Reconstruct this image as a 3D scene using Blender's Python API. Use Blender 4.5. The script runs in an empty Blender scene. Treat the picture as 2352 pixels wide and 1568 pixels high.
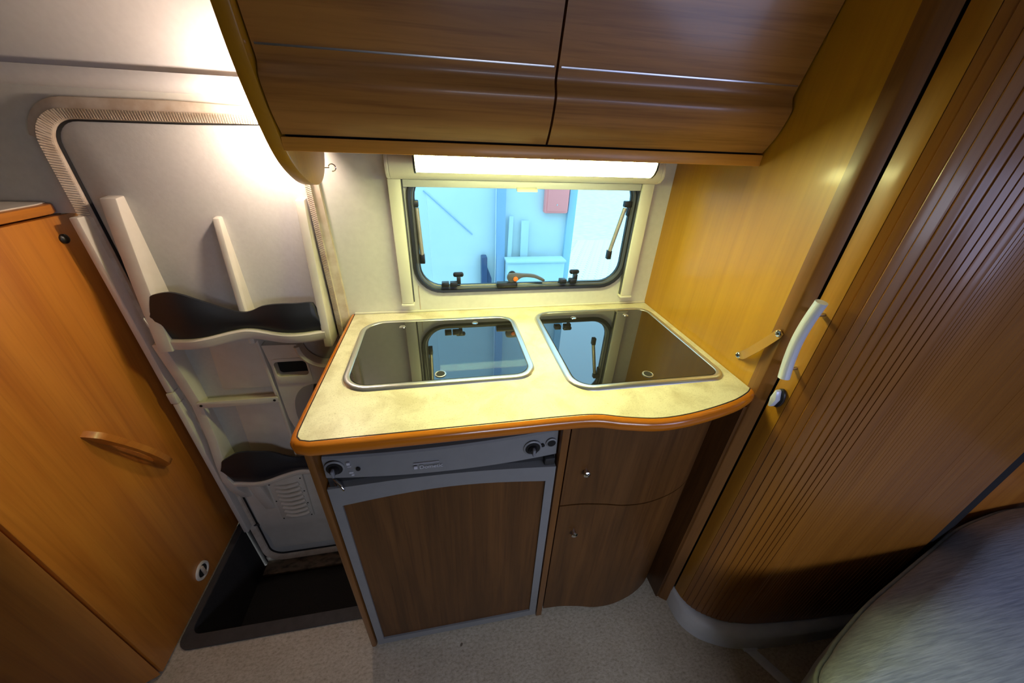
import bpy, bmesh, math, random
from mathutils import Matrix, Vector
random.seed(7)
scene = bpy.context.scene
COL = scene.collection

# ------------------------------------------------------------------ camera
cam_d = bpy.data.cameras.new('camera')
cam_d.sensor_fit = 'HORIZONTAL'; cam_d.sensor_width = 36.0
cam_d.lens = 36.0 * 818.65 / 2352.0
cam_d.clip_start = 0.01; cam_d.clip_end = 200
cam = bpy.data.objects.new('camera', cam_d); COL.objects.link(cam)
yaw, pitch, roll = 0.20225459, -0.52017686, 0.04306504
fwd = Vector((math.sin(yaw)*math.cos(pitch), math.cos(yaw)*math.cos(pitch), math.sin(pitch)))
rgt = Vector((math.cos(yaw), -math.sin(yaw), 0)); upv = rgt.cross(fwd)
r2 = rgt*math.cos(roll) + upv*math.sin(roll); u2 = upv*math.cos(roll) - rgt*math.sin(roll)
M = Matrix(((r2.x, u2.x, -fwd.x, 0), (r2.y, u2.y, -fwd.y, 0), (r2.z, u2.z, -fwd.z, 1.4), (0, 0, 0, 1)))
cam.matrix_world = M
scene.camera = cam

# ------------------------------------------------------------------ world, daylight, exposure
world = bpy.data.worlds.new('world'); scene.world = world; world.use_nodes = True
bg = world.node_tree.nodes['Background']
bg.inputs[0].default_value = (0.92, 0.97, 1.0, 1); bg.inputs[1].default_value = 3.1

def area_light(name, loc, target, sx, sy, power, color, spread=180):
    l = bpy.data.lights.new(name, 'AREA'); l.shape = 'RECTANGLE'; l.size = sx; l.size_y = sy
    l.energy = power; l.color = color; l.spread = math.radians(spread)
    o = bpy.data.objects.new(name, l); COL.objects.link(o); o.location = loc
    d = Vector(target) - Vector(loc)
    o.rotation_euler = d.to_track_quat('-Z', 'Y').to_euler()
    return o
# daylight falling in through the windows of the opposite side wall (behind the camera)
area_light('daylight_dinette', (1.45, -1.20, 1.12), (1.25, 0.2, 0.75), 1.00, 0.50, 9, (0.55, 0.62, 1.0))
area_light('daylight_mid', (0.42, -1.20, 1.12), (0.50, 0.40, 0.30), 0.70, 0.46, 4.9, (0.74, 0.80, 1.0), 95)

vs = scene.view_settings
vs.view_transform = 'Standard'; vs.look = 'None'; vs.gamma = 1.0; vs.use_curve_mapping = False
vs.exposure = 0.0

# ------------------------------------------------------------------ materials
def srgb(r, g, b):
    f = lambda c: (c/255/12.92) if c/255 <= 0.04045 else ((c/255+0.055)/1.055)**2.4
    return (f(r), f(g), f(b), 1)
MATS = {}
def pbsdf(name, color, rough=0.5, metal=0.0, spec=0.5, coat=0.0, emit=None, estr=0.0, ior=None):
    m = bpy.data.materials.new(name); m.use_nodes = True
    b = m.node_tree.nodes['Principled BSDF']
    b.inputs['Base Color'].default_value = color; b.inputs['Roughness'].default_value = rough
    b.inputs['Metallic'].default_value = metal; b.inputs['Specular IOR Level'].default_value = spec
    b.inputs['Coat Weight'].default_value = coat; b.inputs['Coat Roughness'].default_value = 0.14
    if ior: b.inputs['IOR'].default_value = ior
    if emit: b.inputs['Emission Color'].default_value = emit; b.inputs['Emission Strength'].default_value = estr
    MATS[name] = m
    return m
def nodes(m): return m.node_tree.nodes, m.node_tree.links, m.node_tree.nodes['Principled BSDF']
def tex(m, scale, detail=4, rough=0.55, dist=0.0, vec=None):
    N, L, b = nodes(m)
    tc = N.new('ShaderNodeTexCoord'); mp = N.new('ShaderNodeMapping'); no = N.new('ShaderNodeTexNoise')
    mp.inputs['Scale'].default_value = scale if hasattr(scale, '__len__') else (scale,)*3
    no.inputs['Scale'].default_value = 1.0; no.inputs['Detail'].default_value = detail
    no.inputs['Roughness'].default_value = rough; no.inputs['Distortion'].default_value = dist
    L.new(tc.outputs['Object'], mp.inputs[0]); L.new(mp.outputs[0], no.inputs[0])
    return no
def ramp(m, src, stops):
    N, L, b = nodes(m); r = N.new('ShaderNodeValToRGB')
    while len(r.color_ramp.elements) < len(stops): r.color_ramp.elements.new(0.5)
    for e, (p, c) in zip(r.color_ramp.elements, stops): e.position = p; e.color = c
    L.new(src.outputs[0], r.inputs[0]); return r
def bump(m, src, strength, dist=0.001):
    N, L, b = nodes(m); bn = N.new('ShaderNodeBump'); bn.inputs['Strength'].default_value = strength
    bn.inputs['Distance'].default_value = dist
    L.new(src.outputs[0], bn.inputs['Height']); L.new(bn.outputs[0], b.inputs['Normal'])
def noisy(name, c1, c2, scale, rough=0.5, p=(0.35, 0.65), bstr=0.0, **k):
    m = pbsdf(name, c1, rough, **k); N, L, b = nodes(m)
    no = tex(m, scale); r = ramp(m, no, [(p[0], c1), (p[1], c2)])
    L.new(r.outputs[0], b.inputs['Base Color'])
    if bstr: bump(m, no, bstr)
    return m
def wood(name, axis, light, dark, rough=0.38, coat=0.15, f=1.0, fine=0.4):
    m = pbsdf(name, light, rough, coat=coat); N, L, b = nodes(m)
    along, across = 1.1*f, 16*f
    sc = [across]*3; sc[axis] = along
    n1 = tex(m, sc, 4, 0.6, 1.1)
    sc2 = [150*f]*3; sc2[axis] = 4*f
    n2 = tex(m, sc2, 3, 0.6, 0.3)
    mid = tuple((a+c)/2 for a, c in zip(light, dark))
    r1 = ramp(m, n1, [(0.28, dark), (0.48, mid), (0.68, light)])
    r2 = ramp(m, n2, [(0.30, (0.66, 0.60, 0.55, 1)), (0.52, (1, 1, 1, 1))])
    mx = N.new('ShaderNodeMix'); mx.data_type = 'RGBA'; mx.blend_type = 'MULTIPLY'; mx.inputs[0].default_value = fine
    L.new(r1.outputs[0], mx.inputs[6]); L.new(r2.outputs[0], mx.inputs[7]); L.new(mx.outputs[2], b.inputs['Base Color'])
    return m
WL, WD = (0.42, 0.185, 0.027, 1), (0.31, 0.128, 0.018, 1)
W_Z = wood('pear_wood_upright', 2, (0.49, 0.245, 0.010, 1), (0.40, 0.185, 0.008, 1), coat=0.22, fine=0.22, f=0.8)  # yellower than the lengthwise pear wood; lamp tint put into the colour
W_X = wood('pear_wood_lengthwise', 0, (0.47, 0.215, 0.046, 1), (0.27, 0.112, 0.022, 1), coat=0.35, fine=0.75)
W_T = wood('shaded_slat_wood', 2, (0.31, 0.118, 0.014, 1), (0.23, 0.082, 0.009, 1), coat=0.30, fine=0.25)  # darker copy of the stile wood, shade put into the colour
W_S = wood('lit_stile_wood', 2, (0.41, 0.185, 0.012, 1), (0.33, 0.135, 0.009, 1), coat=0.25, fine=0.25)  # lighter copy of the slat wood, lamplight put into the colour
W_RAIL = wood('lit_rail_wood', 0, (0.75, 0.34, 0.05, 1), (0.60, 0.26, 0.03, 1))  # brighter pear wood; light bounced onto the rail put into the colour
W_Y = wood('pear_wood_crosswise', 1, WL, WD)
OL, OD = (0.60, 0.225, 0.03, 1), (0.43, 0.135, 0.016, 1)
WO_Z = wood('orange_wood_upright', 2, OL, OD, f=0.8)
WO_Y = wood('orange_wood_edge', 1, OL, OD)
WDK = wood('walnut_panel', 2, (0.145, 0.058, 0.012, 1), (0.075, 0.029, 0.005, 1), rough=0.45, coat=0.05, fine=0.8)
W_M = wood('shaded_side_wood', 2, (0.24, 0.098, 0.020, 1), (0.17, 0.066, 0.013, 1))  # darker pear wood, the shade on the post put into its colour
EDGE = noisy('orange_edging', (0.62, 0.19, 0.010, 1), (0.52, 0.145, 0.007, 1), (3, 20, 20), 0.22, coat=0.6)
LAMI = pbsdf('speckled_laminate', (0.76, 0.73, 0.56, 1), 0.38)
def mk_lami():
    N, L, b = nodes(LAMI)
    n1 = tex(LAMI, 14, 4, 0.6, 0.4); r1 = ramp(LAMI, n1, [(0.34, (0.50, 0.44, 0.29, 1)), (0.56, (0.66, 0.61, 0.45, 1))])
    n2 = tex(LAMI, 330, 2, 0.6); r2 = ramp(LAMI, n2, [(0.30, (0.55, 0.50, 0.42, 1)), (0.44, (1, 1, 1, 1))])
    mx = N.new('ShaderNodeMix'); mx.data_type = 'RGBA'; mx.blend_type = 'MULTIPLY'; mx.inputs[0].default_value = 0.6
    L.new(r1.outputs[0], mx.inputs[6]); L.new(r2.outputs[0], mx.inputs[7]); L.new(mx.outputs[2], b.inputs['Base Color'])
mk_lami()
WALL = noisy('cream_wall_board', (0.68, 0.66, 0.58, 1), (0.64, 0.62, 0.545, 1), 60, 0.5, bstr=0.08)
DOORP = noisy('door_textured_board', (0.60, 0.585, 0.54, 1), (0.57, 0.555, 0.51, 1), 120, 0.5, bstr=0.25)
CREAM = noisy('cream_plastic', (0.70, 0.65, 0.56, 1), (0.66, 0.61, 0.52, 1), 25, 0.38)
CREAMW = pbsdf('pale_blind_plastic', (0.76, 0.73, 0.60, 1), 0.35)
SEAL = noisy('aged_beige_rubber', (0.62, 0.53, 0.42, 1), (0.50, 0.39, 0.28, 1), 35, 0.6)
CEIL = noisy('ceiling_lining', (0.72, 0.70, 0.68, 1), (0.69, 0.67, 0.65, 1), 80, 0.7)
BLACK = pbsdf('black_plastic', (0.012, 0.012, 0.013, 1), 0.38)
GAP = pbsdf('black_gap', (0.006, 0.005, 0.004, 1), 0.8)
FLAP = pbsdf('charcoal_plastic', (0.018, 0.019, 0.024, 1), 0.40, spec=0.4)
RUB = pbsdf('black_rubber', (0.015, 0.016, 0.019, 1), 0.33)
RUBG = pbsdf('grey_rubber', (0.075, 0.075, 0.085, 1), 0.4)
MAT_BLK = noisy('black_step_mat', (0.012, 0.011, 0.010, 1), (0.02, 0.018, 0.016, 1), 200, 0.85)
TRAY = noisy('dark_grey_tray', (0.055, 0.050, 0.047, 1), (0.04, 0.036, 0.034, 1), 40, 0.6)
ALU = pbsdf('brushed_aluminium', (0.62, 0.63, 0.65, 1), 0.28, metal=1.0)
STEEL = pbsdf('stainless_rim', (0.62, 0.62, 0.62, 1), 0.30, metal=0.9)
SATIN = pbsdf('satin_silver', (0.70, 0.74, 0.84, 1), 0.33, metal=0.3)
CHROME = pbsdf('chrome', (0.75, 0.75, 0.75, 1), 0.12, metal=1.0)
GREY = noisy('fridge_grey_plastic', (0.24, 0.245, 0.245, 1), (0.225, 0.23, 0.23, 1), 30, 0.42)
GREYD = pbsdf('fridge_dark_recess', (0.030, 0.030, 0.030, 1), 0.5)
KNOBG = pbsdf('grey_knob', (0.22, 0.23, 0.25, 1), 0.25)
PRINT = pbsdf('pale_print', (0.55, 0.56, 0.60, 1), 0.5)
LID = pbsdf('black_glass_lid', (0.010, 0.009, 0.008, 1), 0.012, ior=2.1)
TRIMW = noisy('white_plastic_skirting', (0.80, 0.83, 0.86, 1), (0.74, 0.77, 0.80, 1), 20, 0.4)
STRAPM = pbsdf('tan_strap', (0.42, 0.22, 0.05, 1), 0.25, coat=0.4)
YEL = pbsdf('lit_spot_yellow', (0.75, 0.45, 0.04, 1), 0.5)
ORG = pbsdf('orange_button', (0.75, 0.16, 0.02, 1), 0.4)
FLOORM = pbsdf('speckled_carpet_floor', (0.3, 0.26, 0.2, 1), 0.85)
def mk_floor():
    N, L, b = nodes(FLOORM)
    n1 = tex(FLOORM, (95, 150, 100), 3, 0.65, 0.2)
    r1 = ramp(FLOORM, n1, [(0.25, (0.38, 0.32, 0.225, 1)), (0.50, (0.58, 0.515, 0.39, 1)), (0.75, (0.70, 0.64, 0.52, 1))])
    n2 = tex(FLOORM, 9, 3); r2 = ramp(FLOORM, n2, [(0.3, (0.86, 0.84, 0.82, 1)), (0.7, (1, 1, 1, 1))])
    n3 = tex(FLOORM, 38, 1, 0.3); r3 = ramp(FLOORM, n3, [(0.17, (0.35, 0.30, 0.28, 1)), (0.20, (1, 1, 1, 1))])
    mx = N.new('ShaderNodeMix'); mx.data_type = 'RGBA'; mx.blend_type = 'MULTIPLY'; mx.inputs[0].default_value = 1
    L.new(r1.outputs[0], mx.inputs[6]); L.new(r2.outputs[0], mx.inputs[7])
    my = N.new('ShaderNodeMix'); my.data_type = 'RGBA'; my.blend_type = 'MULTIPLY'; my.inputs[0].default_value = 1
    L.new(mx.outputs[2], my.inputs[6]); L.new(r3.outputs[0], my.inputs[7]); L.new(my.outputs[2], b.inputs['Base Color'])
    bump(FLOORM, n1, 0.5, 0.002)
mk_floor()
SILL = noisy('dirty_sill', (0.26, 0.21, 0.16, 1), (0.03, 0.025, 0.02, 1), (25, 60, 60), 0.7, p=(0.45, 0.75))
CLOTH = pbsdf('grey_upholstery', (0.24, 0.27, 0.31, 1), 0.85)
def mk_cloth():
    N, L, b = nodes(CLOTH)
    n = tex(CLOTH, (14, 260, 120), 3, 0.6, 0.2); r = ramp(CLOTH, n, [(0.3, (0.20, 0.245, 0.32, 1)), (0.7, (0.36, 0.41, 0.50, 1))])
    L.new(r.outputs[0], b.inputs['Base Color']); bump(CLOTH, n, 0.5, 0.001)
    b.inputs['Sheen Weight'].default_value = 0.3
mk_cloth()
CLOTHP = noisy('pale_seat_border', (0.30, 0.36, 0.36, 1), (0.24, 0.29, 0.30, 1), (30, 120, 120), 0.85)
LAMP = pbsdf('lamp_diffuser', (0.9, 0.9, 0.85, 1), 0.4, emit=(0.97, 1.0, 0.42, 1), estr=52.0)
BULB = pbsdf('reading_bulb', (0.9, 0.9, 0.9, 1), 0.4, emit=(1.0, 0.86, 0.78, 1), estr=60.0)
# outside
OWALL = noisy('pale_metal_cladding', (0.66, 0.74, 0.76, 1), (0.62, 0.70, 0.72, 1), 3, 0.5)
OCOL = noisy('blue_grey_column', (0.30, 0.43, 0.62, 1), (0.27, 0.40, 0.58, 1), 4, 0.5)
OPIL = noisy('blue_pilaster', (0.36, 0.56, 0.68, 1), (0.33, 0.53, 0.65, 1), 4, 0.5)
OPLANK = noisy('pale_plank', (0.60, 0.72, 0.74, 1), (0.55, 0.67, 0.70, 1), (8, 8, 2), 0.6)
OBOX = noisy('pale_carton', (0.55, 0.70, 0.76, 1), (0.50, 0.66, 0.72, 1), 5, 0.6)
ORED = pbsdf('red_cabinet_paint', (1.0, 0.30, 0.27, 1), 0.4)
ODARK = pbsdf('dark_blue_plastic', (0.04, 0.07, 0.16, 1), 0.4)
PAVE = noisy('grey_paver', (0.80, 0.80, 0.78, 1), (0.70, 0.71, 0.70, 1), 14, 0.8)
GROUND = noisy('sand_joint', (0.60, 0.61, 0.61, 1), (0.72, 0.72, 0.71, 1), (5, 9, 5), 0.9)
def mk_glass(name, tint):
    m = bpy.data.materials.new(name); m.use_nodes = True
    N, L = m.node_tree.nodes, m.node_tree.links
    N.remove(N['Principled BSDF'])
    t = N.new('ShaderNodeBsdfTransparent'); t.inputs[0].default_value = tint
    g = N.new('ShaderNodeBsdfGlossy'); g.inputs['Roughness'].default_value = 0.02
    fr = N.new('ShaderNodeFresnel'); fr.inputs[0].default_value = 1.22
    mx = N.new('ShaderNodeMixShader')
    L.new(fr.outputs[0], mx.inputs[0]); L.new(t.outputs[0], mx.inputs[1]); L.new(g.outputs[0], mx.inputs[2])
    L.new(mx.outputs[0], N['Material Output'].inputs[0])
    return m
GLASS = mk_glass('blue_tinted_acrylic', (0.62, 0.87, 1.0, 1))

# ------------------------------------------------------------------ mesh helpers
def off_of(parent):
    v = Vector((0, 0, 0)); p = parent
    return p['_w'] if False else None
WLOC = {}
def link(o, parent):
    COL.objects.link(o)
    if parent is not None:
        o.parent = parent
        o.matrix_parent_inverse = Matrix.Translation(-WLOC.get(parent.name, Vector((0, 0, 0))))
def finish(bm, name, mat, parent=None, bevel=0.0, seg=2, ang=35, recalc=True):
    bmesh.ops.remove_doubles(bm, verts=bm.verts, dist=1e-6)
    if recalc: bmesh.ops.recalc_face_normals(bm, faces=bm.faces)
    if bevel > 0:
        es = [e for e in bm.edges if len(e.link_faces) == 2 and e.calc_face_angle(0) > 0.6]
        bmesh.ops.bevel(bm, geom=es, offset=bevel, segments=seg, profile=0.5, affect='EDGES', clamp_overlap=True)
    me = bpy.data.meshes.new(name); bm.to_mesh(me); bm.free()
    for p in me.polygons: p.use_smooth = True
    me.set_sharp_from_angle(angle=math.radians(ang))
    me.materials.append(mat)
    o = bpy.data.objects.new(name, me); link(o, parent)
    return o
def box_bm(bm, x0, x1, y0, y1, z0, z1):
    v = [bm.verts.new((x, y, z)) for z in (z0, z1) for y in (y0, y1) for x in (x0, x1)]
    for f in ((0, 2, 3, 1), (4, 5, 7, 6), (0, 1, 5, 4), (2, 6, 7, 3), (0, 4, 6, 2), (1, 3, 7, 5)):
        bm.faces.new([v[i] for i in f])
def box(name, x0, x1, y0, y1, z0, z1, mat, parent=None, bevel=0.0, seg=2):
    bm = bmesh.new(); box_bm(bm, x0, x1, y0, y1, z0, z1)
    return finish(bm, name, mat, parent, bevel, seg)
def place(plane, u, v, w):
    return {'xy': (u, v, w), 'xz': (u, w, v), 'yz': (w, u, v)}[plane]
def prism(name, poly, plane, a, b, mat, parent=None, bevel=0.0, seg=2, ang=35, holes=()):
    bm = bmesh.new()
    if holes:
        loops = []
        for lp in [poly] + list(holes):
            vs_ = [bm.verts.new(place(plane, u, v, a)) for u, v in lp]
            loops += [bm.edges.new((vs_[i], vs_[(i+1) % len(vs_)])) for i in range(len(vs_))]
        r = bmesh.ops.triangle_fill(bm, use_beauty=True, use_dissolve=False, edges=loops)
        fs = [g for g in r['geom'] if isinstance(g, bmesh.types.BMFace)]
        ex = bmesh.ops.extrude_face_region(bm, geom=fs)
        d = Vector(place(plane, 0, 0, b)) - Vector(place(plane, 0, 0, a))
        bmesh.ops.translate(bm, vec=d, verts=[g for g in ex['geom'] if isinstance(g, bmesh.types.BMVert)])
        # extrude_face_region drops nothing: keep both caps
        return finish(bm, name, mat, parent, bevel, seg, ang)
    va = [bm.verts.new(place(plane, u, v, a)) for u, v in poly]
    vb = [bm.verts.new(place(plane, u, v, b)) for u, v in poly]
    n = len(poly)
    bm.faces.new(va); bm.faces.new(vb[::-1])
    for i in range(n): bm.faces.new((va[i], vb[i], vb[(i+1) % n], va[(i+1) % n]))
    return finish(bm, name, mat, parent, bevel, seg, ang)
def cat(pts, n=6, closed=False):
    out = []; m = len(pts)
    rng = range(m if closed else m-1)
    g = lambda i: pts[i % m] if closed else pts[max(0, min(m-1, i))]
    for i in rng:
        p0, p1, p2, p3 = (Vector(g(i+k)) for k in (-1, 0, 1, 2))
        for k in range(n):
            t = k/n
            out.append(0.5*((2*p1) + (p2-p0)*t + (2*p0-5*p1+4*p2-p3)*t*t + (3*p1-p0-3*p2+p3)*t**3))
    if not closed: out.append(Vector(pts[-1]))
    return [tuple(p) for p in out]
def rrect(x0, x1, z0, z1, r, n=7):
    rs = r if hasattr(r, '__len__') else (r,)*4     # bl, br, tr, tl
    out = []
    for (cx, cz, a0, rr) in ((x0, z0, 180, rs[0]), (x1, z0, 270, rs[1]), (x1, z1, 0, rs[2]), (x0, z1, 90, rs[3])):
        ox = cx + (rr if cx == x0 else -rr); oz = cz + (rr if cz == z0 else -rr)
        for k in range(n+1):
            a = math.radians(a0 + 90*k/n); out.append((ox+rr*math.cos(a), oz+rr*math.sin(a)))
    return out
def offset_poly(poly, d, closed=True):
    n = len(poly); out = []
    for i in range(n):
        a = Vector(poly[(i-1) % n] if closed or i > 0 else poly[i]); b = Vector(poly[i]); c = Vector(poly[(i+1) % n] if closed or i < n-1 else poly[i])
        t = Vector((0, 0))
        if (b-a).length > 1e-9: t += (b-a).normalized()
        if (c-b).length > 1e-9: t += (c-b).normalized()
        if t.length < 1e-9: t = Vector((1, 0))
        t.normalize(); out.append((b.x + t.y*d, b.y - t.x*d))
    return out
def sweep(name, path, prof, plane, mat, parent=None, closed=True, ang=35, cap=True):
    """path in a 2-d plane; profile = list of (outward offset, depth); CCW path -> outward to the right"""
    rings = [[place(plane, u, v, w) for (u, v) in offset_poly(path, o, closed)] for (o, w) in prof]
    bm = bmesh.new(); V = [[bm.verts.new(p) for p in r] for r in rings]
    n, m = len(path), len(prof)
    for j in range(m):
        for i in range(n if closed else n-1):
            bm.faces.new((V[j][i], V[j][(i+1) % n], V[(j+1) % m][(i+1) % n], V[(j+1) % m][i]))
    if not closed and cap:
        bm.faces.new([V[j][0] for j in range(m)]); bm.faces.new([V[j][n-1] for j in range(m)][::-1])
    return finish(bm, name, mat, parent, ang=ang)
def tube_bm(bm, pts, rad, n=10, rb=None):
    pts = [Vector(p) for p in pts]; rings = []
    up = Vector((0, 0, 1))
    for i, p in enumerate(pts):
        t = (pts[min(i+1, len(pts)-1)] - pts[max(i-1, 0)]).normalized()
        if i == 0:
            x = t.cross(up)
            if x.length < 0.1: x = t.cross(Vector((1, 0, 0)))
            x.normalize()
        else:
            x = (x - t*x.dot(t)).normalized()
        y = t.cross(x); r = rad[i] if hasattr(rad, '__len__') else rad
        q = r if rb is None else (rb[i] if hasattr(rb, '__len__') else rb)
        rings.append([bm.verts.new(p + x*(r*math.cos(2*math.pi*k/n)) + y*(q*math.sin(2*math.pi*k/n))) for k in range(n)])
    for a, b in zip(rings, rings[1:]):
        for k in range(n): bm.faces.new((a[k], a[(k+1) % n], b[(k+1) % n], b[k]))
    bm.faces.new(rings[0][::-1]); bm.faces.new(rings[-1])
def tube(name, pts, rad, mat, parent=None, n=10, rb=None):
    bm = bmesh.new(); tube_bm(bm, pts, rad, n, rb)
    return finish(bm, name, mat, parent, ang=50)
def lathe(name, prof, c, axis, mat, parent=None, n=20):
    """prof = [(radius, height along axis)]; axis vector"""
    ax = Vector(axis).normalized(); x = ax.cross(Vector((0, 0, 1)))
    if x.length < 0.1: x = ax.cross(Vector((1, 0, 0)))
    x.normalize(); y = ax.cross(x); c = Vector(c)
    bm = bmesh.new(); rings = []
    for r, h in prof:
        rings.append([bm.verts.new(c + ax*h + (x*math.cos(2*math.pi*k/n)+y*math.sin(2*math.pi*k/n))*max(r, 1e-5)) for k in range(n)])
    for a, b in zip(rings, rings[1:]):
        for k in range(n): bm.faces.new((a[k], a[(k+1) % n], b[(k+1) % n], b[k]))
    bm.faces.new(rings[0][::-1]); bm.faces.new(rings[-1])
    return finish(bm, name, mat, parent, ang=40)
def loft(name, sections, mat, parent=None, ang=35, closed_sec=True):
    """sections: list of equal-length 3-d point rings"""
    bm = bmesh.new(); R = [[bm.verts.new(p) for p in s] for s in sections]; n = len(R[0])
    for a, b in zip(R, R[1:]):
        for k in range(n): bm.faces.new((a[k], a[(k+1) % n], b[(k+1) % n], b[k]))
    bm.faces.new(R[0][::-1]); bm.faces.new(R[-1])
    return finish(bm, name, mat, parent, ang=ang)
def text_mesh(name, body, size, loc, mat, parent):
    c = bpy.data.curves.new('txt', 'FONT'); c.body = body; c.size = size; c.extrude = 0.0003
    t = bpy.data.objects.new('txt', c); COL.objects.link(t)
    dg = bpy.context.evaluated_depsgraph_get(); me = bpy.data.meshes.new_from_object(t.evaluated_get(dg))
    bpy.data.objects.remove(t)
    me.transform(Matrix.Translation(loc) @ Matrix.Rotation(math.pi/2, 4, 'X'))
    me.materials.clear(); me.materials.append(mat); me.name = name
    o = bpy.data.objects.new(name, me); link(o, parent); return o
def thing(name, label, category, loc, group=None, kind=None):
    o = bpy.data.objects.new(name, None); COL.objects.link(o); o.location = loc; o.empty_display_size = 0.05
    WLOC[o.name] = Vector(loc)
    return tag(o, label, category, group, kind)
def tag(o, label=None, category=None, group=None, kind=None):
    if label: o['label'] = label
    if category: o['category'] = category
    if group: o['group'] = group
    if kind: o['kind'] = kind
    return o
def struct(o, label=None): return tag(o, label, None, None, 'structure')

YB, XR, XL = 1.05, 0.683, -0.874       # kitchen wall, bathroom partition, wardrobe face

# ------------------------------------------------------------------ setting
# floor with the step-well cut out
prism_floor = [(-1.7, -1.15), (2.6, -1.15), (2.6, 1.05), (-0.298, 1.05), (-0.298, 0.668), (-0.860, 0.668), (-0.860, 1.05), (-1.7, 1.05)]
struct(prism('floor', prism_floor, 'xy', -0.02, 0.0, FLOORM), 'speckled grey-brown carpet floor')
# kitchen-side wall: door opening on the left, window opening in the middle
wout = [(-1.7, -0.6), (-0.905, -0.6), (-0.905, 1.206), (-0.83, 1.206), (-0.83, 1.352), (-0.80, 1.398), (-0.755, 1.42), (-0.312, 1.42), (-0.312, -0.6), (2.6, -0.6), (2.6, 1.50), (-1.7, 1.50)]
whole = rrect(-0.080, 0.576, 0.985, 1.32, 0.073)
struct(prism('wall_back', wout, 'xz', 1.05, 1.085, WALL, holes=[whole]), 'cream wall board around entry door and kitchen window')
# sloping lining above the lip
struct(prism('ceiling', [(1.035, 1.488), (1.048, 1.488), (1.10, 1.56), (0.80, 1.97), (-1.15, 1.97), (-1.15, 1.95), (0.78, 1.95)], 'yz', -1.7, 2.6, CEIL), 'pale ceiling lining sloping up from the wall')
struct(prism('trim_1', [(1.05, 1.455)] + [(1.05-0.028*math.sin(a*math.pi/16), 1.455+0.0335*(1-math.cos(a*math.pi/16))) for a in range(1, 9)] + [(1.05, 1.4885)], 'yz', -1.7, -0.285, CEIL), 'pale cove strip under the sloping lining')
INNER = noisy('brown_rear_lining', (0.12, 0.09, 0.07, 1), (0.09, 0.07, 0.05, 1), 6, 0.6)
box('wall_left', -1.74, -1.70, -1.19, 1.09, 0, 2.0, INNER)['kind'] = 'structure'
box('wall_right', 2.60, 2.64, -1.19, 1.09, 0, 2.0, INNER)['kind'] = 'structure'
rear = prism('wall_front', [(-1.7, 0), (2.6, 0), (2.6, 2.0), (-1.7, 2.0)], 'xz', -1.19, -1.15, INNER,
             holes=[rrect(0.94, 1.96, 0.86, 1.38, 0.07), rrect(0.06, 0.78, 0.88, 1.36, 0.07)])
rear['kind'] = 'structure'
DARKG = mk_glass('dimming_glass', (0.06, 0.075, 0.12, 1))  # unseen panes, dark tint added to hold back sky light
for nm, a in (('window_2', (0.93, 1.97, 0.85, 1.39, 0.07)), ('window_3', (0.05, 0.79, 0.87, 1.37, 0.07))):
    w_ = thing(nm, 'unseen side window behind the viewer, dark tint added to dim the sky', None, ((a[0]+a[1])/2, -1.24, a[2]), kind='structure')
    prism('pane', rrect(*a), 'xz', -1.24, -1.236, DARKG, w_)
    sweep('frame', rrect(*a), [(0.02, -1.15), (0.02, -1.142), (-0.012, -1.142), (-0.012, -1.235), (0.02, -1.235)], 'xz', RUB, w_)
# bathroom partition (side panel right of the kitchen)
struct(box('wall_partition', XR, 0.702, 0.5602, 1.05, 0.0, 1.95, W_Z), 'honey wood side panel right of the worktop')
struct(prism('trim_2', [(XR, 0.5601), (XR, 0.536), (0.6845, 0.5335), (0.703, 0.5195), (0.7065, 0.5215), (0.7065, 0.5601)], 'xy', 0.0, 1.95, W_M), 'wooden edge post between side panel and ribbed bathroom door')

# wall board joint under the blind
box('board_joint', -0.0815, -0.0795, 1.0488, 1.05, 0.918, 1.00, SEAL, bpy.data.objects['wall_back'])

# ------------------------------------------------------------------ entry door
D = thing('door_1', 'cream entry door with storage pockets and black flaps', None, (-0.57, 1.07, -0.25), kind='structure')
dp = [(-0.81, -0.235), (-0.33, -0.235), (-0.33, 1.404), (-0.755, 1.402)] + [(-0.755-0.055*math.sin(a*math.pi/16), 1.347+0.055*math.cos(a*math.pi/16)) for a in range(1, 9)]
dp = dp[:4] + dp[4:]
prism('door_leaf', dp, 'xz', 1.054, 1.10, DOORP, D, bevel=0.003)
# rubber seal and frame band around the opening (open path: bottom-left up, over, down right)
path = [(-0.33, -0.232), (-0.55, -0.232), (-0.755, -0.232)] + [(-0.757-0.065*math.sin(a*math.pi/16), -0.167-0.065*math.cos(a*math.pi/16)) for a in range(1, 9)] + [(-0.822, 0.2), (-0.822, 0.8), (-0.822, 1.30)] + [(-0.757-0.065*math.cos(a*math.pi/16), 1.345+0.065*math.sin(a*math.pi/16)) for a in range(0, 9)] + [(-0.55, 1.412), (-0.321, 1.414), (-0.321, 1.0), (-0.321, 0.4), (-0.321, -0.24)]
T = thing('trim_3', 'ribbed beige rubber seal around the entry door', None, (-0.57, 1.05, -0.3), kind='structure')
# path runs clockwise seen from inside, outward is to the left -> negative offset
bpath = [p for p in path if p[1] > 1.345 or p[0] > -0.40]; bpath = bpath[next(i for i, p in enumerate(bpath) if p[1] > 1.3):]
sweep('seal_band', bpath, [(-0.006, 1.035), (-0.028, 1.041), (-0.030, 1.052), (-0.004, 1.052)], 'xz', SEAL, T, closed=False)
sweep('seal_lip', path, [(0.012, 1.050), (0.010, 1.042), (-0.005, 1.032), (-0.008, 1.036), (-0.008, 1.055), (0.012, 1.060)], 'xz', SEAL, T, closed=False)
sweep('dark_gasket', offset_poly(path, 0.0125, False), [(0.003, 1.052), (0.0, 1.048), (0.0, 1.058), (0.003, 1.058)], 'xz', GAP, T, closed=False)
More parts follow.
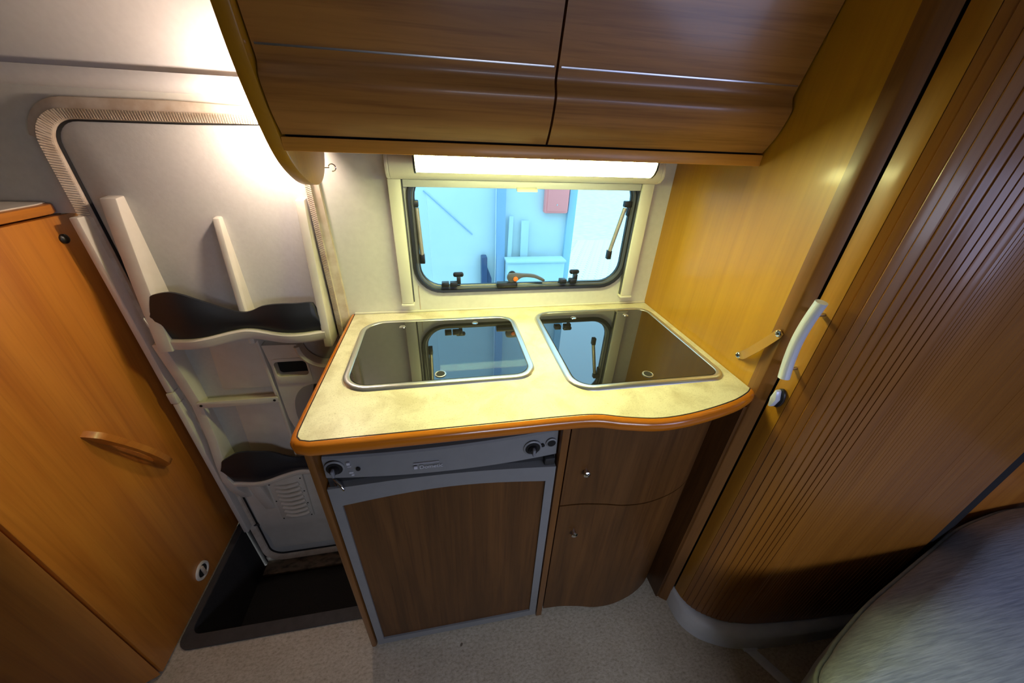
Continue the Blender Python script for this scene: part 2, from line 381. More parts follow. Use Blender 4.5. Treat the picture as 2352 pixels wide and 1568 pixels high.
# fine ribs across the rubber lip
def dens(path, step):
    out = []; carry = 0
    for a, b in zip(path, path[1:]):
        a, b = Vector(a), Vector(b); L = (b-a).length; t = carry
        while t < L: out.append((a+(b-a)*(t/L), (b-a).normalized())); t += step
        carry = t-L
    return out
bm = bmesh.new()
for p, t in dens(path, 0.0052):
    if p.y < 0.55 or (p.x < -0.6 and p.y < 1.20): continue
    n = Vector((t.y, -t.x)); sl = t*0.006
    q = []
    for o, sh in ((0.010, -0.4), (-0.007, 0.4)):
        for dd in (-0.0017, 0.0017):
            c = p + n*o + t*(dd) + sl*sh; q.append((c.x, c.y))
    yy = (1.0345, 1.0292)
    v = [bm.verts.new((q[0][0], 1.041, q[0][1])), bm.verts.new((q[1][0], 1.040, q[1][1])), bm.verts.new((q[3][0], 1.030, q[3][1])), bm.verts.new((q[2][0], 1.030, q[2][1]))]
    w = [bm.verts.new((c.co.x, c.co.y-0.0018, c.co.z)) for c in v]
    bm.faces.new(w)
    for i in range(4): bm.faces.new((v[i], v[(i+1) % 4], w[(i+1) % 4], w[i]))
tag(finish(bm, 'seal_ribs', SEAL, T), kind='stuff')

# three tapering fins: depth profile in (y, z) extruded along x
def fin(x0, x1, ztop, zbot, depth, name='fin'):
    pts = [(1.067, ztop+0.004), (1.067-depth*0.42, ztop)]
    for k in range(1, 9):
        t = k/8; pts.append((1.067-depth*(0.42+0.58*t**0.85), ztop+(zbot-ztop)*t))
    pts += [(1.067, zbot)]
    return prism(name, pts, 'yz', x0, x1, CREAM, D, bevel=0.003)
fin(-0.771, -0.737, 1.243, 0.86, 0.094)
fin(-0.561, -0.545, 1.197, 0.86, 0.072)
fin(-0.359, -0.337, 1.243, 0.845, 0.088)
# bowed dark flaps standing on the pocket lips
def lerp(pts, x):
    for (a, b), (c, d) in zip(pts, pts[1:]):
        if a <= x <= c: return b+(d-b)*(x-a)/(c-a+1e-9)
    return pts[-1][1] if x > pts[-1][0] else pts[0][1]
def flap(top, bot, y0, bows, name='flap'):
    x0, x1 = top[0][0], top[-1][0]; nx, nz = 48, 8
    bm = bmesh.new(); F = []; B = []
    for i in range(nx+1):
        x = x0+(x1-x0)*i/nx; zt, zb = lerp(top, x), lerp(bot, x); y = y0-sum(h*math.exp(-((x-c)/w)**2) for c, w, h in bows)
        F.append([bm.verts.new((x, y-0.010*math.sin(math.pi*j/nz), zb+(zt-zb)*j/nz)) for j in range(nz+1)])
        B.append([bm.verts.new((x, y+0.006-0.010*math.sin(math.pi*j/nz), zb+(zt-zb)*j/nz)) for j in range(nz+1)])
    for i in range(nx):
        for j in range(nz):
            bm.faces.new((F[i][j], F[i+1][j], F[i+1][j+1], F[i][j+1])); bm.faces.new((B[i][j], B[i][j+1], B[i+1][j+1], B[i+1][j]))
        bm.faces.new((F[i][0], B[i][0], B[i+1][0], F[i+1][0])); bm.faces.new((F[i][nz], F[i+1][nz], B[i+1][nz], B[i][nz]))
    for j in range(nz):
        bm.faces.new((F[0][j], F[0][j+1], B[0][j+1], B[0][j])); bm.faces.new((F[nx][j], B[nx][j], B[nx][j+1], F[nx][j+1]))
    return finish(bm, name, FLAP, D, ang=50)
top1 = cat([(-0.772, 0.962), (-0.766, 0.985), (-0.752, 1.005), (-0.734, 1.018), (-0.692, 1.027), (-0.662, 1.019), (-0.629, 0.999), (-0.596, 0.978), (-0.570, 0.964), (-0.545, 0.958), (-0.523, 0.963), (-0.493, 0.976), (-0.448, 0.983), (-0.405, 0.982), (-0.363, 0.979), (-0.357, 0.95)], 4)
bot1 = cat([(-0.772, 0.958), (-0.766, 0.930), (-0.757, 0.893), (-0.752, 0.8885), (-0.699, 0.888), (-0.646, 0.893), (-0.578, 0.905), (-0.539, 0.907), (-0.471, 0.893), (-0.404, 0.890), (-0.355, 0.893)], 4)
flap(top1, bot1, 0.998, [(-0.67, 0.07, 0.016), (-0.43, 0.06, 0.012)])
top2 = cat([(-0.780, 0.392), (-0.772, 0.420), (-0.741, 0.443), (-0.709, 0.462), (-0.669, 0.466), (-0.615, 0.450), (-0.581, 0.423), (-0.545, 0.405), (-0.500, 0.404), (-0.44, 0.42), (-0.38, 0.41), (-0.352, 0.37)], 4)
bot2 = cat([(-0.780, 0.388), (-0.774, 0.360), (-0.764, 0.326), (-0.758, 0.3215), (-0.679, 0.320), (-0.604, 0.335), (-0.545, 0.345), (-0.500, 0.338), (-0.40, 0.325), (-0.352, 0.34)], 4)
flap(top2, bot2, 0.990, [(-0.67, 0.07, 0.014), (-0.43, 0.06, 0.010)])
# cream moulded lips (wavy bars) under the flaps
def lip(bot, h, y0, y1, name):
    n = 40; x0, x1 = -0.772, -0.350
    secs = []
    for i in range(n+1):
        x = x0+(x1-x0)*i/n; zt = lerp(bot, x)+0.004
        yf = y0-0.012*math.exp(-((x+0.67)/0.07)**2)-0.010*math.exp(-((x+0.43)/0.06)**2)
        secs.append([(x, yf+0.004, zt-h), (x, yf, zt-h+0.006), (x, yf, zt-0.005), (x, yf+0.005, zt), (x, y1, zt), (x, y1, zt-h)])
    return loft(name, secs, CREAM, D)
lip(bot1, 0.030, 0.984, 1.066, 'pocket_lip')
lip(bot2, 0.022, 0.980, 1.066, 'pocket_lip')
# side walls of the storage bay and the moulded back boxes
prism('bay_side', [(1.067, 0.872), (0.995, 0.872), (1.010, 0.74), (1.020, 0.64), (1.010, 0.50), (0.992, 0.40), (0.985, 0.33), (0.995, 0.27), (1.030, 0.19), (1.067, 0.14)], 'yz', -0.797, -0.768, CREAM, D, bevel=0.003)
prism('bay_divider', [(1.067, 0.868), (1.018, 0.868), (1.022, 0.64), (1.016, 0.45), (1.005, 0.36), (1.067, 0.33)], 'yz', -0.558, -0.548, CREAM, D, bevel=0.002)
prism('bay_box', [(-0.712, 0.672), (-0.56, 0.672), (-0.56, 0.866), (-0.695, 0.866)], 'xz', 1.040, 1.067, CREAM, D, bevel=0.012)
prism('bay_box', [(-0.715, 0.36), (-0.56, 0.36), (-0.56, 0.628), (-0.700, 0.628)], 'xz', 1.046, 1.067, CREAM, D, bevel=0.012)
prism('bay_shelf', [(-0.768, 1.067), (-0.768, 1.035), (-0.72, 1.022), (-0.64, 1.018), (-0.56, 1.026), (-0.56, 1.067)], 'xy', 0.628, 0.640, CREAM, D, bevel=0.003)
# retaining bar with screws
bar = prism('retaining_bar', rrect(-0.774, -0.545, 0.635, 0.657, 0.006, 4), 'xz', 1.008, 1.014, CREAM, D, bevel=0.001)
for sx in (-0.762, -0.556): lathe('screw', [(0.004, 0.0), (0.004, 0.0015), (0.002, 0.002)], (sx, 1.0078, 0.646), (0, -1, 0), BLACK, bar, 10)
# latch console on the hinge-less side
cons = [(-0.546, 0.838), (-0.452, 0.836), (-0.448, 0.815), (-0.436, 0.782), (-0.415, 0.757), (-0.378, 0.748), (-0.345, 0.755), (-0.340, 0.52), (-0.40, 0.47), (-0.47, 0.455), (-0.51, 0.470), (-0.531, 0.499), (-0.541, 0.56), (-0.541, 0.655), (-0.539, 0.764)]
hole1 = rrect(-0.531, -0.436, 0.724, 0.782, 0.010, 4)
prism('latch_console', cons, 'xz', 1.022, 1.067, CREAM, D, holes=[hole1])
prism('latch_bezel', rrect(-0.535, -0.432, 0.697, 0.790, 0.012, 4), 'xz', 1.018, 1.0225, CREAM, D, bevel=0.001, holes=[rrect(-0.529, -0.438, 0.726, 0.780, 0.012, 4)])
prism('latch_pocket', rrect(-0.530, -0.437, 0.725, 0.781, 0.010, 4), 'xz', 1.045, 1.050, GAP, D)
ring = [(-0.448-0.0+0.0, 0.83)]
arc = [(-0.375+0.078*math.cos(math.radians(a)), 0.832+0.078*math.sin(math.radians(a))) for a in range(180, 300, 8)]
sweep('cup_rim', arc, [(-0.012, 1.045), (-0.012, 1.012), (-0.004, 1.006), (0.004, 1.012), (0.004, 1.045)], 'xz', CREAM, D, closed=False)
hp = cat([(-0.410, 0.690), (-0.450, 0.686), (-0.481, 0.668), (-0.504, 0.626), (-0.512, 0.57), (-0.507, 0.52), (-0.492, 0.492), (-0.44, 0.48), (-0.40, 0.50)], 4)
prism('grip_recess', hp, 'xz', 1.0185, 1.0215, pbsdf('recess_grey', (0.33, 0.31, 0.28, 1), 0.45), D)
tube('pull_lever', [(-0.425, 1.012, 0.690), (-0.440, 1.006, 0.64), (-0.446, 1.010, 0.57)], 0.007, BLACK, D)
# lower part: recessed tray, ribbed vent plate with screws, kick panel
prism('lower_bulge', [(1.067, 0.30), (1.040, 0.27), (1.034, 0.02), (1.040, -0.03), (1.052, -0.10), (1.050, -0.15), (1.056, -0.195), (1.067, -0.20)], 'yz', -0.79, -0.345, CREAM, D, bevel=0.002)
prism('gusset', [(1.067, 0.30), (0.998, 0.30), (1.034, 0.10), (1.067, 0.08)], 'yz', -0.745, -0.705, CREAM, D, bevel=0.006)
vp = prism('vent_plate', [(-0.695, 0.035), (-0.578, 0.035), (-0.568, 0.29), (-0.690, 0.262)], 'xz', 1.026, 1.036, CREAM, D, bevel=0.002)
for k in range(8):
    z = 0.065+k*0.024
    tube('vent_rib', [(-0.672, 1.026, z), (-0.65, 1.021, z-0.003), (-0.63, 1.019, z-0.003), (-0.60, 1.021, z+0.001), (-0.588, 1.026, z+0.004)], 0.008, CREAM, vp, 8)
for sx, sz in ((-0.688, 0.245), (-0.688, 0.15), (-0.688, 0.045), (-0.578, 0.262), (-0.580, 0.19), (-0.583, 0.12), (-0.585, 0.047)):
    lathe('screw', [(0.0028, 0), (0.0028, 0.001)], (sx, 1.0258, sz), (0, -1, 0), BLACK, vp, 8)

# pale jamb strip between wardrobe and door seal
struct(box('wall_recess', -1.10, -0.20, 1.127, 1.14, -0.75, 1.25, WALL), 'wall board in the gap behind the wardrobe')  # extended beyond the wardrobe to stop light leaking in
J = thing('trim_4', 'pale pink jamb strip beside the orange wardrobe', None, (-0.86, 1.04, 0), kind='structure')
box('jamb_upper', -0.836, -0.8185, 1.010, 1.110, 0.702, 1.203, CREAM, J, bevel=0.003)
box('jamb_joint', -0.838, -0.8170, 1.007, 1.110, 0.660, 0.700, CREAM, J, bevel=0.004)
box('jamb_lower', -0.836, -0.8185, 1.010, 1.110, 0.01, 0.658, CREAM, J, bevel=0.003)

# ------------------------------------------------------------------ step well at the entry
S = thing('entry_step_tray', 'dark grey step tray sunk in floor before the entry door', 'step', (-0.58, 0.85, -0.27))
rim_o = rrect(-0.873, -0.292, 0.638, 1.046, (0.035, 0.004, 0.002, 0.002), 6); rim_i = rrect(-0.852, -0.300, 0.676, 1.040, (0.03, 0.004, 0.002, 0.002), 6)
prism('rim', rim_o, 'xy', 0.001, 0.007, TRAY, S, holes=[rim_i])
bm = bmesh.new()
top = [bm.verts.new((x, y, 0.002)) for x, y in rim_i]; bot = [bm.verts.new((x*0.985-0.009, y*0.99+0.008, -0.27)) for x, y in rim_i]
n = len(top)
for i in range(n):
    if min(top[i].co.y, top[(i+1) % n].co.y) > 1.03: continue
    bm.faces.new((top[i], bot[i], bot[(i+1) % n], top[(i+1) % n]))
bm.faces.new(bot)
for v_ in list(bm.verts): pass
wl = finish(bm, 'well', MAT_BLK, S)
box('leak_block_side', -0.874, -0.836, 1.041, 1.115, -0.30, 0.0095, MAT_BLK, S)  # dark box added to block light leaking in beside the well
box('leak_block_back', -0.876, -0.30, 1.062, 1.10, -0.42, -0.24, MAT_BLK, S)  # dark box added to block light leaking in under the door
sl = thing('trim_5', 'dirty pale threshold strip below the entry door', None, (-0.57, 1.03, -0.27), kind='structure')
box('threshold', -0.835, -0.31, 0.985, 1.046, -0.268, -0.252, SILL, sl, bevel=0.003)
box('threshold_lip', -0.835, -0.31, 1.043, 1.060, -0.252, -0.222, CREAM, sl, bevel=0.003)

# ------------------------------------------------------------------ orange wardrobe on the left
Wd = thing('wardrobe', 'half-height orange wood wardrobe beside the entry door', 'wardrobe', (-1.2, 0.8, 0))
box('carcass', -1.66, -0.897, 0.60, 1.045, 0.0, 1.205, GAP, Wd)
dl = box('side_panel', -0.896, XL, 0.590, 1.125, 0.012, 1.203, WO_Z, Wd, bevel=0.002)
cp = [(-0.876, 0.584), (-0.886, 0.578), (-0.905, 0.570), (-0.93, 0.566), (-1.66, 0.566), (-1.66, 0.586), (-0.93, 0.586), (-0.893, 0.588)]
prism('corner_panel', cp, 'xy', 0.012, 1.203, WO_Z, Wd, bevel=0.001)
tb = prism('top_board', [(-1.66, 0.555), (-0.895, 0.555), (-0.868, 0.58), (-0.868, 1.02), (-0.880, 1.046), (-1.66, 1.046)], 'xy', 1.209, 1.229, WO_Y, Wd, bevel=0.003)
prism('top_sheet', [(-1.65, 0.565), (-0.900, 0.565), (-0.884, 0.59), (-0.884, 1.015), (-0.892, 1.045), (-1.65, 1.045)], 'xy', 1.2291, 1.2315, CREAM, tb)
lathe('push_lock', [(0.011, 0), (0.011, 0.004), (0.008, 0.007), (0.003, 0.009)], (XL, 1.018, 1.154), (1, 0, 0), BLACK, Wd)
vr = lathe('vent_ring', [(0.020, 0.002), (0.024, 0.006), (0.029, 0.005), (0.031, 0.0)], (XL, 0.838, 0.078), (1, 0, 0), CREAM, Wd, 24)
box('vent_disc', XL+0.001, XL+0.009, 0.833, 0.843, 0.058, 0.098, SEAL, vr, bevel=0.002)
lathe('vent_hole', [(0.020, 0.0), (0.020, 0.0035)], (XL, 0.838, 0.078), (1, 0, 0), GAP, vr, 20)
# arched wooden grip running diagonally
p0, p1 = Vector((XL, 0.798, 0.748)), Vector((XL, 0.935, 0.490))
ax = (p1-p0); LH = ax.length; ah = ax.normalized(); xh = Vector((1, 0, 0)); wv = xh.cross(ah) * -1
ho = [(0.0, 0.0), (0.004, 0.008)] + [(LH*k/14, 0.043*math.sin(math.pi*(0.08+0.84*k/14))**0.6) for k in range(1, 14)] + [(LH-0.004, 0.006), (LH, 0.0)]
hi = [(LH*(0.20+0.60*k/10), 0.006+0.022*math.sin(math.pi*k/10)**0.5) for k in range(1, 10)] + [(LH*0.80, 0.004), (LH*0.20, 0.004)]
gh = prism('grab_handle', ho, 'xy', -0.008, 0.008, WO_Y, Wd, holes=[hi])
gh.data.transform(Matrix(((ah.x, xh.x, wv.x, p0.x), (ah.y, xh.y, wv.y, p0.y), (ah.z, xh.z, wv.z, p0.z), (0, 0, 0, 1))))

# ------------------------------------------------------------------ overhead cabinet
U = thing('overhead_cabinet', 'brown wood overhead cabinet with two wavy doors above the window', 'cabinet', (0.2, 1.04, 1.365))
prof = cat([(0.748, 1.390), (0.736, 1.405), (0.724, 1.424), (0.715, 1.447), (0.711, 1.464), (0.7165, 1.477), (0.7195, 1.487), (0.7155, 1.503), (0.708, 1.530), (0.697, 1.570), (0.684, 1.618), (0.664, 1.70), (0.640, 1.80)], 4)
def door_prof(): 
    inner = [(y+0.019, z) for y, z in prof][::-1]
    return prof+inner
for x0, x1 in ((-0.2545, 0.2018), (0.2062, 0.6795)):
    d = prism('door', door_prof(), 'yz', x0, x1, W_X, U, ang=30)
    sz = 1.5035; sy = 0.7152
    prism('silver_strip', [(sy-0.0010, sz-0.0013), (sy-0.0014, sz), (sy-0.0015, sz+0.0013), (sy+0.004, sz+0.0013), (sy+0.004, sz-0.0013)], 'yz', x0+0.004, x1-0.004, ALU, d)
ci = [(y+0.021, z) for y, z in prof]
prism('carcass', [(0.77, 1.382)]+ci+[(0.80, 1.80), (1.048, 1.47), (1.048, 1.382)], 'yz', -0.2565, 0.6825, GAP, U)
box('front_rail', -0.2575, 0.6826, 0.7465, 0.769, 1.365, 1.3865, W_RAIL, U, bevel=0.0015)
box('base_board', -0.2575, 0.6826, 0.769, 1.048, 1.367, 1.381, W_X, U)
ep = cat([(0.640, 1.78), (0.655, 1.70), (0.672, 1.62), (0.689, 1.541), (0.703, 1.482), (0.725, 1.426), (0.757, 1.368), (0.795, 1.332), (0.855, 1.303), (0.915, 1.294), (0.957, 1.306), (0.984, 1.330), (0.998, 1.352), (1.015, 1.368), (1.046, 1.376)], 5)
en = prism('end_panel', ep+[(1.046, 1.46), (0.83, 1.78)], 'yz', -0.283, -0.258, W_Z, U, bevel=0.003)  # upper rear edge extended to the wall to block reading lamp light
hk = [(-0.2565, 0.990, 1.322)]
tube('cup_hook', [(-0.262, 0.985, 1.322), (-0.252, 0.988, 1.322)]+[(-0.246+0.008*math.cos(a), 0.990, 1.322+0.008*math.sin(a)) for a in [math.pi-0.4-k*0.5 for k in range(10)]], 0.0012, CHROME, en, 6)

# ------------------------------------------------------------------ strip lamp under the cabinet
L1 = thing('strip_lamp', 'glowing white strip lamp under the overhead cabinet', 'lamp', (0.22, 0.88, 1.365))
lp = [(0.775, 1.3645), (0.777, 1.352), (0.783, 1.342), (0.793, 1.335), (0.808, 1.332), (0.826, 1.333), (0.838, 1.340), (0.842, 1.3645)]
prism('diffuser', lp, 'yz', -0.0435, 0.4575, LAMP, L1, ang=60)
box('lamp_body', -0.046, 0.460, 0.843, 0.890, 1.335, 1.3650, CREAMW, L1, bevel=0.004)
for x in (-0.048, 0.458): prism('end_cap', [(y + (0.002 if y > 0.81 else -0.002), z-0.002 if z < 1.36 else z) for y, z in lp], 'yz', x, x+0.004, BLACK, L1)

# ------------------------------------------------------------------ reading lamp on the outside of the end panel
L2 = thing('reading_lamp', 'small reading lamp behind the curved end panel of the overhead cabinet', 'lamp', (-0.285, 0.985, 1.38))
lathe('wall_plate', [(0.022, 0), (0.022, 0.006), (0.010, 0.010), (0.010, 0.024)], (-0.2835, 0.972, 1.415), (-1, 0, 0), CREAMW, L2)
lathe('lamp_shield', [(0.010, 0.0), (0.044, 0.004), (0.046, 0.007), (0.012, 0.009)], (-0.306, 0.977, 1.415), (-1, 0, 0), CREAMW, L2)  # added disc out of sight, keeps lamp light off the kitchen wall
lathe('bulb', [(0.004, -0.014), (0.011, -0.011), (0.015, -0.004), (0.015, 0.004), (0.011, 0.011), (0.004, 0.014)], (-0.326, 0.977, 1.415), (-1, 0, 0), BULB, L2)
pl = bpy.data.lights.new('reading_glow', 'POINT'); pl.energy = 4.4; pl.color = (1.0, 0.80, 0.68); pl.shadow_soft_size = 0.016
po = bpy.data.objects.new('reading_glow', pl); COL.objects.link(po); po.location = (-0.352, 0.977, 1.415)

# ------------------------------------------------------------------ window and blind
Wn = thing('window_1', 'blue tinted hinged camper window with black rubber frame', None, (0.25, 1.06, 0.98), kind='structure')
fr = rrect(-0.077, 0.572, 0.988, 1.318, 0.070)
sweep('rubber_frame', fr, [(0.013, 1.052), (0.013, 1.046), (0.009, 1.040), (0.002, 1.041), (0.0, 1.047), (-0.002, 1.052)], 'xz', RUB, Wn)
sweep('inner_profile', fr, [(0.001, 1.046), (-0.003, 1.048), (-0.005, 1.053), (-0.005, 1.066), (0.004, 1.074)], 'xz', RUBG, Wn)
sweep('outer_gasket', fr, [(-0.004, 1.055), (-0.008, 1.058), (-0.008, 1.068), (0.0, 1.074)], 'xz', RUB, Wn)
prism('pane', rrect(-0.090, 0.586, 0.974, 1.330, 0.080), 'xz', 1.0745, 1.0775, GLASS, Wn)
STAYM = pbsdf('aged_alloy', (0.45, 0.42, 0.36, 1), 0.4, metal=0.6)
def stay(x0, z0, x1, z1, br):
    a = tube('stay_arm', [(x0, 1.062, z0-0.006), (x1, 1.062, z1+0.016)], 0.0062, STAYM, Wn)
    box('stay_bracket', min(x0, x0+br)-0.006, max(x0, x0+br)+0.006, 1.052, 1.070, z0-0.004, z0+0.014, BLACK, a, bevel=0.003)
    box('stay_gusset', (x0+br)-0.005, (x0+br)+0.005, 1.056, 1.072, z0-0.03, z0, BLACK, a, bevel=0.003)
    box('stay_foot', x1-0.007, x1+0.007, 1.056, 1.072, z1-0.010, z1+0.018, BLACK, a, bevel=0.002)
stay(-0.066, 1.228, -0.062, 1.075, -0.012)
stay(0.551, 1.232, 0.525, 1.078, 0.014)
def catch(x):
    c = prism('catch', rrect(x-0.016, x+0.016, 1.018, 1.032, 0.006, 4), 'xz', 1.066, 1.076, BLACK, Wn, bevel=0.002)
    box('catch_arm', x-0.006, x+0.006, 1.050, 1.068, 1.000, 1.022, BLACK, c, bevel=0.002)
    for d in (-0.009, 0.009): lathe('screw', [(0.0022, 0), (0.0022, 0.001)], (x+d, 1.0655, 1.025), (0, -1, 0), CHROME, c, 8)
for x in (0.041, 0.418): catch(x)
for x in (0.000, 0.025, 0.372, 0.405):
    box('keeper', x-0.011, x+0.011, 1.036, 1.056, 0.997, 1.011, BLACK, Wn, bevel=0.002)
box('latch_base', 0.158, 0.222, 1.034, 1.056, 0.990, 1.006, BLACK, Wn, bevel=0.003)
lv = prism('latch_lever', cat([(0.192, 1.012), (0.192, 1.028), (0.206, 1.034), (0.241, 1.031), (0.278, 1.027), (0.308, 1.013), (0.311, 1.008), (0.304, 1.006), (0.276, 1.018), (0.241, 1.021), (0.224, 1.012), (0.211, 1.002)], 3, True), 'xz', 1.040, 1.052, RUBG, Wn, bevel=0.002)
lathe('latch_button', [(0.0075, 0), (0.0075, 0.003), (0.005, 0.004)], (0.216, 1.0395, 1.017), (0, -1, 0), ORG, lv, 14)
lathe('latch_hub', [(0.013, 0), (0.013, 0.006)], (0.208, 1.060, 1.024), (0, -1, 0), BLACK, lv, 14)

B = thing('roller_blind', 'cream roller blind cassette with side rails around the window', 'blind', (0.25, 1.04, 0.94))
cass = [(1.0495, 1.2985), (1.020, 1.2975), (1.000, 1.302), (0.988, 1.314), (0.985, 1.330), (0.989, 1.346), (1.000, 1.3585), (1.0495, 1.3620)]
prism('cassette', cass, 'yz', -0.118, 0.603, CREAMW, B, ang=60)
for x0, x1 in ((-0.128, -0.1185), (0.6035, 0.613)): prism('cassette_cap', offset_poly(cass[::-1], -0.0), 'yz', x0, x1, CREAMW, B, bevel=0.002)
for x0, x1, xs in ((-0.131, -0.098, -0.0975), (0.577, 0.613, 0.5745)):
    rl = box('side_rail', x0, x1, 1.026, 1.0495, 0.952, 1.2975, CREAMW, B, bevel=0.003)
    box('rail_foot', x0-0.002, x1+0.002, 1.024, 1.0495, 0.944, 0.9515, CREAMW, rl, bevel=0.002)
    box('rail_slot', min(xs, xs+0.003), max(xs, xs+0.003), 1.034, 1.044, 0.955, 1.2970, RUBG, rl)
BARM = pbsdf('pale_grey_bar', (0.55, 0.56, 0.52, 1), 0.35)
bl = box('pull_bar', -0.094, 0.574, 1.030, 1.042, 1.278, 1.2965, BARM, B, bevel=0.002)
tabm = prism('pull_tab', [(1.030, 1.282), (1.018, 1.278), (1.014, 1.272), (1.030, 1.274)], 'yz', 0.205, 0.262, CREAMW, bl, bevel=0.001)
box('cassette_screw', -0.131, -0.128, 1.02, 1.028, 1.338, 1.352, SEAL, B)

# ------------------------------------------------------------------ kitchen: worktop
K = thing('kitchen_worktop', 'speckled cream worktop with wavy orange front edge', 'worktop', (0.2, 0.78, 0.875))
front = cat([(-0.255, 0.520), (-0.05, 0.520), (0.12, 0.520), (0.216, 0.520), (0.289, 0.5165), (0.347, 0.500), (0.418, 0.4875), (0.503, 0.494), (0.604, 0.516), (0.660, 0.5375), (0.6815, 0.552)], 5)
corner = [(-0.281, 0.546), (-0.279, 0.534), (-0.272, 0.525)]
topo = [(-0.275, 1.049), (-0.281, 0.60)]+corner+front+[(0.6815, 1.049)]
holesK = []
prism('laminate', topo, 'xy', 0.9052, 0.9152, LAMI, K)
edge_path = [(-0.2755, 1.049), (-0.2785, 0.85), (-0.2815, 0.60)]+[(a-0.0005, b-0.0005) for a, b in corner]+[(a, b-0.0008) for a, b in front]
def bull(r0=0.002):
    pr = [(-0.010, 0.874), (0.004, 0.874)]
    for k in range(7):
        a = math.radians(-80+26*k); pr.append((0.004+0.011*math.cos(a), 0.893+0.0195*math.sin(a)))
    return pr+[(0.0008, 0.9148), (-0.010, 0.9148)]
sweep('edge_band', edge_path, [(0.0008, 0.9152), (-0.004, 0.9100), (-0.004, 0.8875), (0.003, 0.8855)] + [(0.005+0.010*math.cos(math.radians(a)), 0.8998+0.0145*math.sin(math.radians(a))) for a in range(-75, 81, 20)] + [(0.003, 0.9148)], 'xy', EDGE, K, closed=False, ang=60)
sweep('edge_joint', edge_path, [(0.0002, 0.9154), (0.0002, 0.910), (0.0018, 0.910), (0.0018, 0.9154)], 'xy', GAP, K, closed=False)
prism('core', offset_poly(topo, -0.016), 'xy', 0.873, 0.9049, W_X, K)
box('wall_bead', -0.275, 0.682, 1.044, 1.0495, 0.9153, 0.921, CREAMW, K, bevel=0.0015)

# glass lids over sink and hob
def lid(name, label, outline, hole, screws):
    t = thing(name, label, 'lid', (outline[0][0], outline[0][1], 0.915), 'dark glass lids in the worktop')
    o2 = offset_poly(outline, 0.0)
    sweep('steel_rim', outline, [(0.0, 0.9154), (-0.002, 0.9195), (-0.008, 0.9225), (-0.015, 0.9215), (-0.0175, 0.9190), (-0.0175, 0.9154)], 'xy', STEEL, t, ang=60)
    prism('glass', offset_poly(outline, -0.018), 'xy', 0.9156, 0.9205, LID, t)
    lathe('finger_hole', [(0.013, 0), (0.013, 0.0015), (0.0105, 0.002), (0.0095, 0.0012)], (hole[0], hole[1], 0.9205), (0, 0, 1), STEEL, t, 20)
    lathe('hole_dark', [(0.0097, 0), (0.0097, 0.0023)], (hole[0], hole[1], 0.9205), (0, 0, 1), GAP, t, 16)
    for s in screws: lathe('hinge_screw', [(0.009, 0), (0.008, 0.0012), (0.005, 0.0016)], (s[0], s[1], 0.9205), (0, 0, 1), CHROME, t, 14)
    return t
lid('sink_cover', 'dark glass lid left in the worktop beside the entry door', rrect(-0.241, 0.203, 0.652, 0.986, (0.065, 0.055, 0.055, 0.065), 8), (-0.023, 0.690), ((-0.127, 0.938), (0.079, 0.940)))
lid('hob_cover', 'dark glass lid right in the worktop against the wood panel', rrect(0.262, 0.661, 0.588, 1.000, (0.060, 0.045, 0.05, 0.055), 8), (0.463, 0.627), ((0.385, 0.943), (0.560, 0.945)))

# ------------------------------------------------------------------ kitchen: base cabinet
C = thing('kitchen_base_cabinet', 'dark wood base cabinet with curved drawer fronts under the worktop', 'cabinet', (0.2, 0.8, 0))
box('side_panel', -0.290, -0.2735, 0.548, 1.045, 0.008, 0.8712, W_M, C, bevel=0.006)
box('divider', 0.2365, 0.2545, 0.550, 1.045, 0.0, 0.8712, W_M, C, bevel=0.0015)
box('top_rail', -0.2730, 0.2360, 0.560, 0.578, 0.846, 0.8712, W_X, C)
box('back_board', -0.273, 0.682, 1.028, 1.045, 0.0, 0.87, GAP, C)
cf = cat([(0.2600, 0.556), (0.320, 0.553), (0.38, 0.543), (0.43, 0.532), (0.49, 0.530), (0.55, 0.540), (0.60, 0.556), (0.645, 0.580), (0.6805, 0.612)], 4)
ci = [(a+0.002, b+0.018) for a, b in cf][::-1]; ci = [(min(a, 0.6805), b) for a, b in ci]
for z0, z1, kz, nm in ((0.572, 0.870, 0.697, 'drawer_front'), (0.030, 0.567, 0.452, 'cupboard_front')):
    f_ = prism(nm, cf+ci, 'xy', z0, z1, WDK, C, ang=50)
    lathe('knob', [(0.005, 0), (0.004, 0.006), (0.0085, 0.010), (0.009, 0.013), (0.005, 0.016), (0.001, 0.017)], (0.311, 0.5535, kz), (0, -1, 0), CHROME, f_, 16)
box('shade_filler', 0.6730, 0.6825, 0.5380, 0.6110, 0.0, 0.8705, WDK, C)  # added dark sheet, stands in for shade low on the partition
prism('inner_frame', [(a+0.002, b+0.022) for a, b in cf[:-2]]+[(0.680, 0.66), (0.680, 0.70), (0.2600, 0.70)], 'xy', 0.0, 0.8705, GAP, C)

# ------------------------------------------------------------------ refrigerator
R = thing('refrigerator', 'grey framed fridge with wood door panel under the worktop', 'refrigerator', (-0.02, 0.8, 0))
box('body', -0.2725, 0.2355, 0.596, 1.02, 0.012, 0.842, GREYD, R)  # near-black front; shade above the control panel put into the colour
